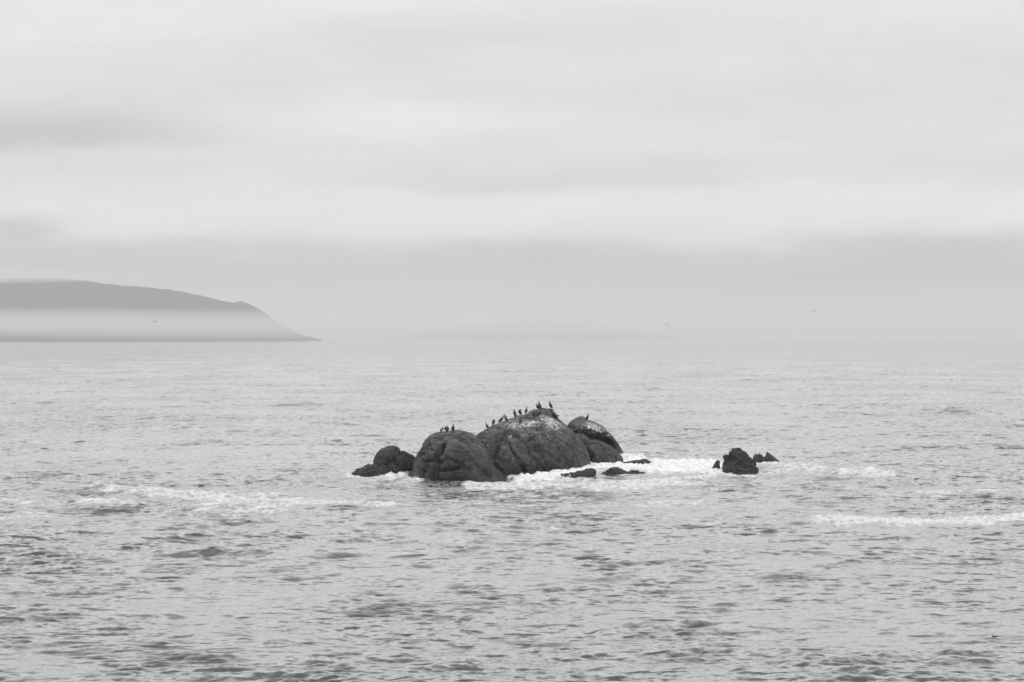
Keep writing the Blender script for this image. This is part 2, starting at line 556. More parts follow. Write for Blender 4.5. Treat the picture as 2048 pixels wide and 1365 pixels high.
def build_sea():
    half = R(11.3)
    a_in = np.linspace(-half, half, 1060)
    a_out = np.linspace(half, 2 * math.pi - half, 74)[1:-1]
    ang = np.concatenate([a_in, a_out])
    rs = [1.0, 15, 30, 45, 60, 72, 82, 90, 96, 100]
    r = 102.0
    while r < 3000:
        rs.append(r)
        r += max(.06, r * r / (38400 * 3.0))
    while r < 31000:
        rs.append(r)
        r *= 1.045
    rs.append(31000.0)
    rr = np.array(rs)
    nr, na = len(rr), len(ang)
    Rg, Ag = np.meshgrid(rr, ang, indexing='ij')
    x, y = (Rg * np.sin(Ag)).ravel(), (Rg * np.cos(Ag)).ravel()
    dr = np.gradient(rr)
    drg = np.repeat(dr, na)
    rgf = Rg.ravel()
    # modulation: gusts and backwash
    P0 = np.stack([x / 38.0, y / 75.0, np.zeros_like(x) + 3.3], 1)
    gust = np.clip(.85 + .75 * fbm(P0, 3), .3, 1.6)
    ysafe = np.maximum(y, 1e-3)
    front = y > 30
    px = np.where(front, 1024 + x / ysafe * FPX, -9e5)
    py = np.where(front, HOR + FPX * CAMH / ysafe, 9e5)
    rough = np.zeros_like(x)
    for cx_, cy_, sx_, sy_, gn in ROUGH:
        rough += gn * np.exp(-((px - cx_) / sx_) ** 2 - ((py - cy_) / sy_) ** 2)
    gust = np.minimum(gust + rough, 1.8)
    z = np.zeros_like(x)
    dx = np.zeros_like(x)
    dy = np.zeros_like(x)
    # ripples come in short-lived patches a few metres across
    gate = np.clip(.80 + .9 * vnoise(np.stack([x / 2.6, y / 5.5, np.zeros_like(x)], 1)) + .5 * vnoise(np.stack([x / 7.5, y / 16, np.zeros_like(x) + 7], 1)), .15, 2.4)
    bands = [(make_band(330, 256, 18, 70, .22, 6, 1), 36, 1.0, .0, .06, 0),
             (make_band(110, 256, 5, 18, .055, 4, 2), 9, 1.0, .35, -.12, 0),
             (make_band(83, 256, 5, 15, .035, 3, 3), 8, 1.0, .35, .35, 0),
             (make_band(37, 256, 1.1, 3.4, .032, 2.5, 4), 2.4, .6, .9, .16, 1),
             (make_band(29, 256, .9, 2.8, .025, 2, 5), 2.0, .6, .9, -.30, 1),
             (make_band(17, 256, .40, 1.1, .010, 1.6, 6), .8, .5, 1.0, .05, 1),
             (make_band(11, 256, .30, .9, .007, 1.2, 7), .6, .5, 1.0, -.5, 1)]
    for q, (b, lm, chop, gm, rot, gt) in enumerate(bands):
        w = np.maximum(1 / (1 + (0.8 * drg / lm) ** 2), .12) * (1 - gm + gm * gust)
        if gt:
            w = w * gate
        w = w * sstep(20000, 4000, rgf)
        h, hx, hy = sample(b, x, y, rot, .13 * q)
        z += w * h
        lim = np.minimum(1.0, lm * .2 / np.maximum(drg, 1e-3))
        dx += w * hx * chop * lim
        dy += w * hy * chop * lim
    # foam
    foam = np.zeros_like(x)
    lift = np.zeros_like(x)
    sel = np.where(front & (np.abs(px - 1024) < 1500) & (py > 880))[0]
    Q = np.stack([px[sel], py[sel] * 4], 1)
    wob = vnoise(np.stack([px[sel] / 26, py[sel] / 5, np.zeros(len(sel))], 1)) * .5 + vnoise(np.stack([px[sel] / 70, py[sel] / 11, np.zeros(len(sel)) + 5], 1)) * .5
    for pl, hw, st, lf in FOAM:
        d = seg_dist(Q, [(a, b * 4) for a, b in pl]) / (hw * 4)
        g = st * sstep(1.75, .25, d + wob * .55)
        foam[sel] = np.maximum(foam[sel], g)
        if lf:
            lift[sel] = np.maximum(lift[sel], lf * sstep(1.9, .2, d + wob * .3))
    # breaking water is lumpy
    Pn = np.stack([x, y * .6, np.zeros_like(x)], 1)
    s2 = np.where(foam > .2)[0]
    lump = np.zeros_like(x)
    lump[s2] = fbm(Pn[s2] * 1.5, 4, True) * (.08 + .14 * sstep(.7, 1.1, foam[s2])) * np.clip(foam[s2], 0, 1)
    z += lift * (1 + .0) + lump * (1 + 2.2 * np.clip(lift * 4, 0, 1))
    # thin line of surf at the foot of the headland
    v = np.stack([x + dx, y + dy, z], 1)
    idx = np.arange(nr * na).reshape(nr, na)
    a = idx[:-1, :]
    b = np.roll(idx, -1, 1)[:-1, :]
    c = np.roll(idx, -1, 1)[1:, :]
    d = idx[1:, :]
    quads = np.stack([a, d, c, b], -1).reshape(-1, 4)
    me = np_mesh('sea', v, quads)
    set_attr(me, 'foam', foam)
    o = link('sea', me, M_SEA)
    tag(o, kind='structure', label='grey rippled sea with streaks of white foam')
    # closing disc right below the viewpoint
    return o


build_sea()


# ------------------------------------------------------------------ rocks
def blur2(a, n):
    k = np.ones(2 * n + 1) / (2 * n + 1)
    for _ in range(2):
        for ax in (0, 1):
            a = np.apply_along_axis(lambda m: np.convolve(np.pad(m, n, mode='edge'), k, 'valid'), ax, a)
    return a


def surface_nets(F, org, h):
    S = F < 0
    nx, ny, nz = F.shape
    acc = np.zeros((nx - 1, ny - 1, nz - 1, 3), np.float32)
    cnt = np.zeros((nx - 1, ny - 1, nz - 1), np.int16)
    sl = {0: slice(0, -1), 1: slice(1, None)}
    corners = [(i, j, k) for i in (0, 1) for j in (0, 1) for k in (0, 1)]
    for c in corners:
        for ax in range(3):
            if c[ax]:
                continue
            d = list(c)
            d[ax] = 1
            A = F[sl[c[0]], sl[c[1]], sl[c[2]]]
            B = F[sl[d[0]], sl[d[1]], sl[d[2]]]
            cr = (A < 0) != (B < 0)
            t = np.where(cr, A / np.where(cr, A - B, 1), 0)
            cnt += cr
            for q in range(3):
                acc[..., q] += np.where(cr, (t if q == ax else c[q]), 0)
    act = cnt > 0
    ids = -np.ones(act.shape, np.int64)
    ids[act] = np.arange(act.sum())
    base = np.stack(np.nonzero(act), 1)
    v = (base + acc[act] / cnt[act][:, None]) * h + org
    quads = []
    for ax in range(3):
        o1, o2 = [q for q in range(3) if q != ax]
        a = [slice(None)] * 3
        b = [slice(None)] * 3
        a[ax], b[ax] = slice(0, -1), slice(1, None)
        cr = S[tuple(a)] != S[tuple(b)]
        w = np.stack(np.nonzero(cr), 1)
        ok = (w[:, o1] > 0) & (w[:, o2] > 0) & (w[:, o1] < F.shape[o1] - 1) & (w[:, o2] < F.shape[o2] - 1)
        w = w[ok]

        def cid(d1, d2):
            q = w.copy()
            q[:, o1] += d1
            q[:, o2] += d2
            return ids[q[:, 0], q[:, 1], q[:, 2]]
        qd = np.stack([cid(-1, -1), cid(0, -1), cid(0, 0), cid(-1, 0)], 1)
        flip = S[w[:, 0], w[:, 1], w[:, 2]]
        if ax == 1:
            flip = ~flip
        qd[~flip] = qd[~flip][:, ::-1]
        quads.append(qd)
    quads = np.vstack(quads)
    return v, quads[(quads >= 0).all(1)]


def vert_normals(v, q):
    n = np.cross(v[q[:, 2]] - v[q[:, 0]], v[q[:, 3]] - v[q[:, 1]])
    out = np.zeros_like(v)
    for k in range(4):
        for c in range(3):
            out[:, c] += np.bincount(q[:, k], n[:, c], len(v))
    return out / np.maximum(np.linalg.norm(out, axis=1, keepdims=True), 1e-9)


ROCK_BVH = []
PXM = 21.0   # px per metre near the rocks


def boulder(name, outline, D, T, parent, mat, Rr=None, p=2.0, lean=0.0, slant=0.0, back=1.0, zmin=-1.4, h=.07,
            amp=(.16, .07), cracks=(), plates=(), guano=(), nseed=0.0, shared=True, facet=0.0):
    """a boulder whose outline (frame px) stands D metres away, T metres thick to the front and back*T to the rear"""
    D, T, slant, lean = (D - T) * KD + T * 1.45, T * 1.45, slant * 1.5, lean * 1.3
    po = np.array([at(a, b, D)[[0, 2]] for a, b in outline])
    x0, x1 = po[:, 0].min() - .4, po[:, 0].max() + .4
    z0, z1 = zmin, po[:, 1].max() + .4
    xs, zs = np.arange(x0, x1, h), np.arange(z0, z1, h)
    X, Z = np.meshgrid(xs, zs, indexing='ij')
    d = sdist(np.stack([X.ravel(), Z.ravel()], 1), po).reshape(X.shape)
    dm = d.max()
    Rr = Rr or dm
    ds = np.where(d > 0, d, 0)
    ds = blur2(ds, max(1, int((.10 if facet else .22) / h)))
    ds = np.where(d > 0, np.minimum(ds, d * 1.6), d)
    s = np.clip(ds / Rr, 0, 1)
    t = T * (1 - (1 - s) ** p) ** (1 / p)
    t = np.where(d > 0, t, d)
    xm = (x0 + x1) / 2
    yc = D + lean * Z + slant * (X - xm)
    ys = np.arange((yc.min() - T) - .4, yc.max() + T * back + .4, h)
    dyv = ys[None, :, None] - yc[:, None, :]
    F = np.where(dyv < 0, -dyv - t[:, None, :], dyv / back - t[:, None, :]).astype(np.float32)
    F[:, :, 0] = np.maximum(F[:, :, 0], .05)
    v, q = surface_nets(F, np.array([x0, ys[0], z0]), h)
    v = v.astype(np.float64)
    n = vert_normals(v, q)
    # soften the voxel steps
    for _ in range(1 if facet else 3):
        acc = np.zeros_like(v)
        cn = np.zeros(len(v))
        for k in range(4):
            a, b = q[:, k], q[:, (k + 1) % 4]
            for c in range(3):
                acc[:, c] += np.bincount(a, v[b, c], len(v)) + np.bincount(b, v[a, c], len(v))
            cn += np.bincount(a, minlength=len(v)) + np.bincount(b, minlength=len(v))
        v = v * .35 + .65 * acc / np.maximum(cn, 1)[:, None]
    n = vert_normals(v, q)
    pv = v + nseed
    disp = .9 * amp[0] * fbm(pv / 1.7, 3, False) + (1.9 if facet else 1.0) * amp[1] * fbm(pv / .5 + 9, 4, True)
    # slanting joints
    w = pv @ np.array([[.80, .05, .6]]).T[:, 0]
    disp += .05 * vnoise(np.stack([w * 2.6, pv[:, 1] * .3, (pv[:, 0] * .6 - pv[:, 2] * .8) * .5], 1))
    # thin joints and hairline cracks along the grain
    for fx, fy, dp, wd in ((.55, .16, .26, .06), (.9, .25, .18, .05), (.35, .5, .22, .05)):
        la = vnoise(np.stack([w * fx + .3 * vnoise(pv * .5), pv[:, 1] * .22 + (pv[:, 0] * .6 - pv[:, 2] * .8) * fy, pv[:, 1] * .1 + 3 * fx], 1))
        disp -= dp * np.exp(-(la / wd) ** 2)
    if facet:
        g = np.random.default_rng(int(nseed * 10) + 5)
        cell = facet
        key = np.floor(pv / cell + .35 * np.stack([vnoise(pv * 1.3 / cell), vnoise(pv * 1.3 / cell + 40), vnoise(pv * 1.3 / cell + 80)], 1))
        hsh = np.sin(key @ np.array([127.1, 311.7, 74.7])) * 43758.5
        disp += (hsh - np.floor(hsh) - .5) * .55 * cell
    ax_, ay_ = to_px(v)
    S2 = np.stack([ax_, ay_], 1)
    view = v - np.array([0, 0, CAMH])
    view /= np.linalg.norm(view, axis=1, keepdims=True)
    fr = np.clip(-(n * view).sum(1) * 3, 0, 1)
    for poly, dep, wid in cracks:
        wob = vnoise(pv * 1.7 + 3) * .10 * PXM * .7
        dd = seg_dist(S2 + wob[:, None] * np.array([.7, .7]), poly) / PXM
        disp -= fr * dep * 2.3 * np.exp(-(dd / (wid * .95)) ** 2)
    for poly, dep, soft in plates:
        wob = vnoise(pv * 1.3 + 8) * .12
        dd = sdist(S2, poly) / PXM + wob
        disp += fr * dep * 1.5 * sstep(-soft * .6, soft * .6, dd)
    v = v + n * disp[:, None]
    ga = np.zeros(len(v))
    if guano:
        ax_, ay_ = to_px(v)
        S2 = np.stack([ax_, ay_], 1)
        for cx_, cy_, sx_, sy_, ang, gn in guano:
            c, s_ = math.cos(R(ang)), math.sin(R(ang))
            u = ((S2[:, 0] - cx_) * c + (S2[:, 1] - cy_) * s_) / sx_
            w_ = (-(S2[:, 0] - cx_) * s_ + (S2[:, 1] - cy_) * c) / sy_
            ga = np.maximum(ga, gn * np.exp(-(u * u + w_ * w_) ** 1.4))
    ROCK_BVH.append((v.copy(), q.copy()))
    org = np.array(parent.location) if parent is not None else v.mean(0) * np.array([1, 1, 0])
    me = np_mesh(name, v - org, q)
    set_attr(me, 'guano', ga)
    o = link(name, me, mat, parent)
    if parent is None:
        o.location = org
    return o


def Z7(*pts):   # measuring grids used on the enlargements of the rock
    return [(800 + a / 9.752, 850 + b / 9.752) for a, b in pts]


def Z2(*pts):
    return [(960 + a / 8.533, 840 + b / 8.533) for a, b in pts]


def Z3(*pts):
    return [(1130 + a / 9.1, 820 + b / 9.1) for a, b in pts]


def Z1(*pts):
    return [(690 + a / 12.8, 870 + b / 12.8) for a, b in pts]


isle = empty('sea_rock', tuple(at(1030, 960, 143 * KD) * np.array([1, 1, 0])))
tag(isle, 'large dark rounded rock islet streaked with white droppings, crowded with cormorants', 'rock')

boulder('boulder', [(806, 1010), (814, 962), (817, 953), (826, 931), (836, 909), (848, 886), (860, 872), (874, 866), (900, 863.5), (924, 863.5),
                    (941, 868), (952, 876), (964, 888), (985, 905), (1010, 935), (1035, 965), (1050, 1010)],
        139.6, 6.0, isle, M_ROCK, Rr=4.6, p=2.1, lean=.25,
        amp=(.14, .05),
        cracks=[(Z7((470, 580), (580, 425), (690, 325), (800, 250), (900, 222), (1030, 240)), .50, .42),
                (Z7((880, 510), (815, 640), (750, 760), (720, 860), (690, 960), (680, 1110)), .42, .20),
                (Z7((830, 780), (780, 920), (750, 1100)), .32, .14),
                (Z7((540, 930), (530, 1080)), .30, .13), (Z7((400, 900), (330, 1070)), .30, .13),
                (Z7((640, 760), (560, 900), (540, 960)), .18, .12),
                (Z7((1180, 450), (1320, 590), (1450, 700), (1620, 850), (1780, 980)), .22, .18),
                (Z7((1210, 620), (1330, 800), (1400, 930)), .2, .16),
                (Z7((800, 930), (1000, 910), (1140, 890)), .25, .12),
                (Z7((1260, 170), (1390, 300), (1560, 390)), .2, .14),
                (Z7((1590, 430), (1640, 520), (1760, 640), (1880, 800)), .25, .2)],
        plates=[(Z7((300, 1250), (380, 900), (480, 700), (560, 570), (640, 450), (740, 340), (850, 285), (960, 268), (1040, 290), (1090, 380),
                    (1150, 460), (1200, 560), (1290, 720), (1400, 900), (1500, 1080), (1550, 1250)), .42, .16),
                (Z7((740, 640), (800, 480), (870, 420), (940, 388), (1050, 430), (1140, 500), (1250, 720), (1350, 900), (1300, 950), (1000, 760), (800, 760)), .26, .10),
                (Z7((1050, 200), (1160, 195), (1260, 260), (1380, 320), (1400, 390), (1200, 440), (1120, 400)), -.32, .14)],
        guano=[(900, 866, 30, 3.5, 0, .42)])
boulder('boulder', [(930, 1000), (940, 905), (946, 884), (951, 872), (961, 864), (985, 853), (1005, 846), (1022, 838), (1031, 833), (1052, 830),
                    (1080, 828), (1108, 834), (1119, 842), (1130, 852), (1145, 866), (1160, 880), (1172, 897), (1180, 918), (1186, 945), (1192, 1000)],
        146, 9.0, isle, M_ROCK, Rr=5.6, p=2.15, lean=.2, slant=.55, nseed=5.0,
        amp=(.2, .07),
        cracks=[(Z2((395, 212), (520, 228), (645, 252)), .45, .2), (Z2((640, 280), (760, 370), (870, 470)), .28, .13),
                (Z2((720, 322), (830, 342), (935, 285)), .28, .12), (Z2((300, 430), (310, 520), (240, 640)), .45, .2),
                (Z2((480, 390), (600, 600), (700, 760), (860, 1010)), .25, .15),
                (Z2((0, 440), (60, 490), (130, 640), (220, 780), (330, 920), (390, 1020)), .4, .28),
                (Z2((190, 430), (390, 250)), .28, .18), (Z2((0, 230), (130, 200)), .2, .15), (Z2((80, 420), (330, 140)), .15, .12),
                (Z2((960, 500), (1150, 620), (1300, 760)), .12, .14), (Z2((1160, 260), (1400, 420), (1600, 560)), .10, .14),
                (Z2((860, 540), (1000, 700), (1100, 850)), .14, .14), (Z2((1300, 520), (1420, 660), (1480, 800)), .13, .14),
                (Z2((960, 160), (1120, 260), (1180, 330)), .2, .14)],
        plates=[(Z2((1010, 200), (1180, 205), (1330, 215), (1500, 275), (1640, 350), (1720, 430), (1760, 560), (1700, 800), (1400, 860), (1100, 700), (900, 400)), .25, .3),
                (Z2((200, 430), (280, 370), (350, 390), (460, 380), (500, 480), (560, 620), (500, 760), (250, 660), (180, 520)), .25, .2)],
        guano=[(1048, 849, 48, 10, -6, .82), (1020, 843, 22, 5, -15, .6), (1103, 846, 32, 13, 30, .85), (1022, 876, 10, 7, 10, .65),
               (1070, 866, 45, 10, 25, .42), (1025, 917, 7, 9, 40, .5), (965, 862, 14, 3, -25, .45)])
boulder('boulder', [(1040, 846), (1050, 833), (1060, 824), (1070, 820), (1086, 818), (1103, 818.5), (1109, 826), (1112, 838), (1106, 848), (1080, 856), (1050, 856)],
        147.2, 2.2, isle, M_ROCK, Rr=1.3, p=2.2, nseed=9.0, amp=(.14, .06), zmin=3.5,
        cracks=[(Z2((905, -130), (1000, -60), (1015, 10)), .25, .16)],
        guano=[(1096, 842, 22, 9, 20, .8), (1055, 834, 16, 6, -20, .5)])
boulder('slab', [(1098, 817.5), (1103, 817), (1109, 821.5), (1115, 828), (1119, 834.5), (1117, 838.5), (1113, 838), (1107, 830)],
        146.2, 1.0, isle, M_ROCK, Rr=.32, p=2.3, nseed=2.0, amp=(.05, .03), zmin=4.0, h=.06, guano=[(1108, 827, 12, 6, 50, .35)])
boulder('boulder', [(1134, 858), (1140, 848), (1153, 838.5), (1162, 836), (1170, 837.5), (1178, 842.5), (1190, 845), (1208, 856), (1227, 874), (1240, 893),
                    (1228, 890), (1214, 880), (1200, 873), (1180, 870.5), (1160, 869), (1145, 867.5), (1136, 865)],
        156, 4.6, isle, M_ROCK, Rr=1.3, p=2.2, lean=.5, nseed=13.0, amp=(.13, .05), zmin=1.0,
        cracks=[(Z3((530, 240), (640, 330), (760, 480), (850, 610)), .25, .16), (Z3((60, 330), (160, 320)), .25, .14), (Z3((300, 160), (360, 200)), .2, .12)],
        guano=[(1186, 857, 26, 14, 22, .85), (1212, 864, 14, 7, 45, .7), (1160, 860, 16, 9, 5, .45), (1176, 843, 10, 4, 15, .6)])
boulder('boulder', [(1140, 990), (1142, 868), (1158, 858), (1196, 850), (1206, 855.5), (1226, 874), (1241, 896), (1252.5, 916), (1258, 940), (1262, 990)],
        157.5, 3.2, isle, M_ROCK, Rr=1.5, p=2.3, nseed=17.0, amp=(.12, .05),
        cracks=[(Z3((830, 560), (960, 720), (1000, 800)), .35, .22)])
boulder('boulder', [(1160, 990), (1164, 892), (1172, 884), (1184, 881.5), (1202, 884), (1220, 891), (1232, 902), (1244, 915), (1252, 940), (1256, 990)],
        152.5, 4.2, isle, M_ROCK, Rr=2.4, p=2.1, nseed=21.0, amp=(.2, .08))
boulder('boulder', [(1146, 900), (1148, 873), (1158, 868), (1172, 871), (1178, 880), (1180, 900)],
        151.2, 2.0, isle, M_ROCK, Rr=.8, p=2.2, nseed=23.0, amp=(.16, .08), zmin=0.0)

# rocks to the left of the islet
left = empty('sea_rock', tuple(at(765, 955, 139 * KD) * np.array([1, 1, 0])))
tag(left, 'round-topped dark rock with a low pointed ledge, left of the large islet', 'rock')
boulder('boulder', [(742, 985), (744, 938), (747, 926), (753, 908), (763, 897.5), (778, 892), (791, 893), (798, 897), (801, 906), (806, 920), (810, 985)],
        141, 2.6, left, M_ROCK2, Rr=1.6, nseed=31.0, amp=(.1, .06))
boulder('boulder', [(786, 985), (792, 925), (798, 910), (803, 906), (808, 906.5), (812, 912), (820, 916), (829, 922), (832, 985)],
        140.6, 1.8, left, M_ROCK2, Rr=.8, nseed=33.0, amp=(.16, .14), facet=.5)
boulder('boulder', [(793, 960), (795, 918), (802, 912), (810, 915), (813, 925), (812, 960)],
        139.2, 1.2, left, M_ROCK2, Rr=.5, nseed=35.0, amp=(.12, .09), facet=.4)
boulder('boulder', [(702, 975), (705, 947.5), (724, 938), (737, 932.5), (746, 932), (760, 938), (776, 946), (787, 954), (792, 975)],
        138.6, 1.7, left, M_ROCK2, Rr=.9, nseed=37.0, amp=(.10, .08), facet=.3)
boulder('boulder', [(760, 975), (762, 936), (775, 925), (792, 926), (808, 934), (816, 942), (820, 975)],
        139.6, 1.8, left, M_ROCK2, Rr=.8, nseed=39.0, amp=(.18, .12), facet=.45)

# jagged rock on the right
rr = empty('sea_rock', tuple(at(1480, 955, 140 * KD) * np.array([1, 1, 0])))
tag(rr, 'jagged black pointed rock rising from the white foam on the right', 'rock')
boulder('boulder', [(1443, 985), (1447, 940), (1444, 936), (1446, 926), (1450, 921), (1448.5, 915), (1451, 911), (1456.5, 912), (1458.5, 917), (1461, 907), (1463.5, 895), (1467, 896.5),
                    (1471.5, 899.5), (1477, 897), (1481, 898.5), (1484, 904), (1490, 906), (1494, 911.5), (1500, 914), (1502, 918.5), (1508, 921), (1511, 927), (1512, 933),
                    (1516, 939), (1520, 985)],
        140.5, 3.2, rr, M_ROCK2, Rr=1.9, p=1.5, nseed=41.0, amp=(.06, .085), facet=.34, h=.06)
boulder('boulder', [(1444, 975), (1447, 938), (1460, 928), (1480, 930), (1494, 940), (1500, 975)],
        138.6, 1.9, rr, M_ROCK2, Rr=1.0, p=1.5, nseed=43.0, amp=(.10, .10), facet=.4, h=.06)
o = boulder('sea_rock', [(1422, 958), (1426, 938), (1431, 928), (1435, 921), (1440, 924), (1439, 932), (1439, 958)],
            141.5, .55, None, M_ROCK2, Rr=.25, nseed=45.0, amp=(.03, .05), facet=.2, h=.05)
tag(o, 'thin dark splinter of rock at the left foot of the jagged rock', 'rock')
o = boulder('sea_rock', [(1503, 955), (1506, 920), (1509, 913), (1515, 908.5), (1521, 906.5), (1525, 908), (1527, 912), (1531, 910), (1533.5, 902), (1537, 906), (1544, 912),
                         (1551, 917.5), (1556, 922.5), (1561, 932), (1565, 955)],
            151, 1.7, None, M_ROCK2, Rr=.75, p=1.8, nseed=47.0, amp=(.03, .05), facet=.2, h=.06)
tag(o, 'small two-peaked dark rock behind and right of the jagged rock', 'rock')
o = boulder('sea_rock', [(1112, 980), (1120, 951), (1140, 947.5), (1160, 944.5), (1174, 940), (1184, 938.5), (1191, 941.5), (1190, 950), (1188, 980)],
            136.8, 1.4, None, M_ROCK2, Rr=.6, nseed=51.0, amp=(.05, .06), facet=.22, h=.06)
tag(o, 'low flat weedy ledge washed by foam at the right foot of the islet', 'rock')
o = boulder('sea_rock', [(1188, 980), (1196, 955), (1206, 945), (1215, 939.5), (1226, 937), (1238, 938), (1250, 943.5), (1257, 949), (1262, 980)],
            138.0, 1.3, None, M_ROCK2, Rr=.6, nseed=53.0, amp=(.05, .06), facet=.22, h=.06)
tag(o, 'low humped black rock in the foam, larger of two before the right dome', 'rock')
o = boulder('sea_rock', [(1246, 980), (1252, 947), (1262, 942), (1273, 940), (1281, 941.5), (1291, 949), (1297, 980)],
            138.4, .9, None, M_ROCK2, Rr=.5, nseed=55.0, amp=(.05, .06), facet=.22, h=.06)
tag(o, 'small black rock in the foam, right-hand tip of the low humped rock', 'rock')
o = boulder('sea_rock', [(1236, 950), (1240, 929), (1256, 925), (1276, 922.5), (1292, 921.5), (1302, 926), (1306, 950)],
            149.0, 1.2, None, M_ROCK2, Rr=.6, nseed=57.0, amp=(.05, .06), facet=.22, h=.06)
tag(o, 'rock barely awash in white water, beyond the low humped rock', 'rock')

bv_all = []
bvv, bvq, off = [], [], 0
for v, q in ROCK_BVH:
    bvv.append(v)
    bvq.append(q + off)
    off += len(v)
BVH = BVHTree.FromPolygons(np.vstack(bvv).tolist(), np.vstack(bvq).tolist())


def rock_hit(px, py):
    """the rock surface seen at a frame point; walks down until the rock is met"""
    o = Vector((0, 0, CAMH))
    for k in range(60):
        d = Vector(at(px, py + k * .25, 100.0)) - o
        d.normalize()
        hit = BVH.ray_cast(o, d, 600)
        if hit[0] is not None:
            p = hit[0] + d * (.10 if k else .02)
            # stand on the surface below that point
            dn = BVH.ray_cast(p + Vector((0, 0, 1.2)), Vector((0, 0, -1)), 4)
            return dn[0] if dn[0] is not None else hit[0]
    return Vector(at(px, py, 140))


# ------------------------------------------------------------------ cormorants
def tube(spine, nseg=10):
    """closed tube through (x,y,z,half_width,half_height) stations, one continuous skin"""
    sp = [Vector(s[:3]) for s in spine]
    vs, fs = [], []
    for i, s in enumerate(spine):
        a, b = sp[max(i - 1, 0)], sp[min(i + 1, len(sp) - 1)]
        t = (b - a).normalized()
        side = Vector((0, 1, 0))
        side = (side - t * side.dot(t)).normalized()
        up = t.cross(side).normalized()
        for k in range(nseg):
            w = 2 * math.pi * k / nseg
            vs.append(sp[i] + side * (math.cos(w) * s[3]) + up * (math.sin(w) * s[4]))
    for i in range(len(spine) - 1):
        for k in range(nseg):
            a, b = i * nseg + k, i * nseg + (k + 1) % nseg
            fs.append((a, b, b + nseg, a + nseg))
    fs.append(tuple(range(nseg - 1, -1, -1)))
    m0 = (len(spine) - 1) * nseg
    fs.append(tuple(range(m0, m0 + nseg)))
    me = bpy.data.meshes.new('m')
    me.from_pydata([tuple(v) for v in vs], [], fs)
    me.update()
    return me


def smooth_spine(st, n=4):
    st = np.array(st, float)
    out = []
    for i in range(len(st) - 1):
        p0, p1, p2, p3 = st[max(i - 1, 0)], st[i], st[i + 1], st[min(i + 2, len(st) - 1)]
        for k in range(n):
            t = k / n
            q = .5 * (2 * p1 + (p2 - p0) * t + (2 * p0 - 5 * p1 + 4 * p2 - p3) * t * t + (3 * p1 - p0 - 3 * p2 + p3) * t ** 3)
            q[3:] = np.maximum(q[3:], .004)
            out.append(q)
    out.append(st[-1])
    return out


POSES = {
    # tail tip -> rump -> chest -> neck -> head (x forward, z up), half widths; bill tip last
    'upright': ([(-.20, 0, .015, .02, .008), (-.14, 0, .07, .035, .018), (-.08, 0, .15, .07, .06), (-.03, 0, .25, .105, .095), (.02, 0, .36, .10, .09),
                 (.05, 0, .45, .065, .06), (.055, 0, .52, .038, .036), (.05, 0, .58, .03, .03), (.065, 0, .625, .034, .034), (.10, 0, .635, .026, .024), (.125, 0, .632, .012, .012)],
                (.215, 0, .622)),
    'lean': ([(-.30, 0, .0, .02, .008), (-.22, 0, .06, .035, .018), (-.13, 0, .14, .07, .06), (-.04, 0, .25, .10, .09), (.06, 0, .36, .095, .085),
              (.13, 0, .44, .06, .055), (.165, 0, .51, .036, .034), (.18, 0, .56, .03, .03), (.20, 0, .60, .034, .033), (.235, 0, .612, .025, .024), (.26, 0, .612, .012, .012)],
             (.345, 0, .618)),
    'preen': ([(-.20, 0, .02, .02, .008), (-.14, 0, .07, .035, .018), (-.08, 0, .15, .07, .06), (-.02, 0, .25, .108, .10), (.04, 0, .36, .105, .095),
               (.09, 0, .44, .065, .06), (.115, .02, .49, .04, .04), (.12, .05, .52, .034, .034), (.09, .085, .525, .034, .034), (.06, .10, .50, .028, .027), (.045, .105, .475, .012, .012)],
              (.015, .12, .40)),
    'tucked': ([(-.18, 0, .02, .02, .008), (-.13, 0, .07, .04, .02), (-.08, 0, .14, .08, .065), (-.02, 0, .23, .12, .105), (.02, 0, .34, .118, .105),
                (.02, 0, .43, .085, .08), (.0, 0, .48, .05, .05), (-.01, .0, .51, .036, .036), (-.03, .01, .525, .034, .034), (-.06, .02, .515, .026, .025), (-.08, .025, .50, .012, .012)],
               (-.13, .04, .44)),
    'short': ([(-.18, 0, .015, .02, .008), (-.13, 0, .06, .035, .018), (-.08, 0, .13, .07, .06), (-.03, 0, .21, .10, .09), (.02, 0, .29, .095, .085),
               (.05, 0, .36, .06, .055), (.065, 0, .43, .036, .034), (.065, 0, .49, .029, .029), (.08, 0, .53, .033, .033), (.112, 0, .538, .025, .024), (.135, 0, .535, .012, .012)],
              (.22, 0, .53)),
}
for _k, (_st, _b) in POSES.items():
    POSES[_k] = ([(a, b, c, w * f, h * f) for (a, b, c, w, h), f in zip(_st, (1.2, 1.2, 1.2, 1.25, 1.25, 1.25, 1.3, 1.35, 1.3, 1.25, 1.2))], _b)
_cache = {}


def bird_mesh(key, fn):
    if key not in _cache:
        _cache[key] = fn()
    return _cache[key]


def folded_wing(pose, s):
    st = POSES[pose][0]
    sh, mid, rump = np.array(st[4]), np.array(st[3]), np.array(st[1])
    pts = []
    for t, w, hh in ((0, .02, .035), (.25, .03, .075), (.5, .03, .075), (.75, .022, .05), (1.0, .008, .012)):
        c = sh * (1 - t) + rump * t if t > .5 else (sh * (1 - 2 * t) + mid * 2 * t if t <= .5 else mid)
        off_ = (1 - t) * .078 + .034
        pts.append((c[0] - .018, c[1] + s * off_, c[2] - .01, w, hh))
    return tube(smooth_spine(pts, 2), 8)


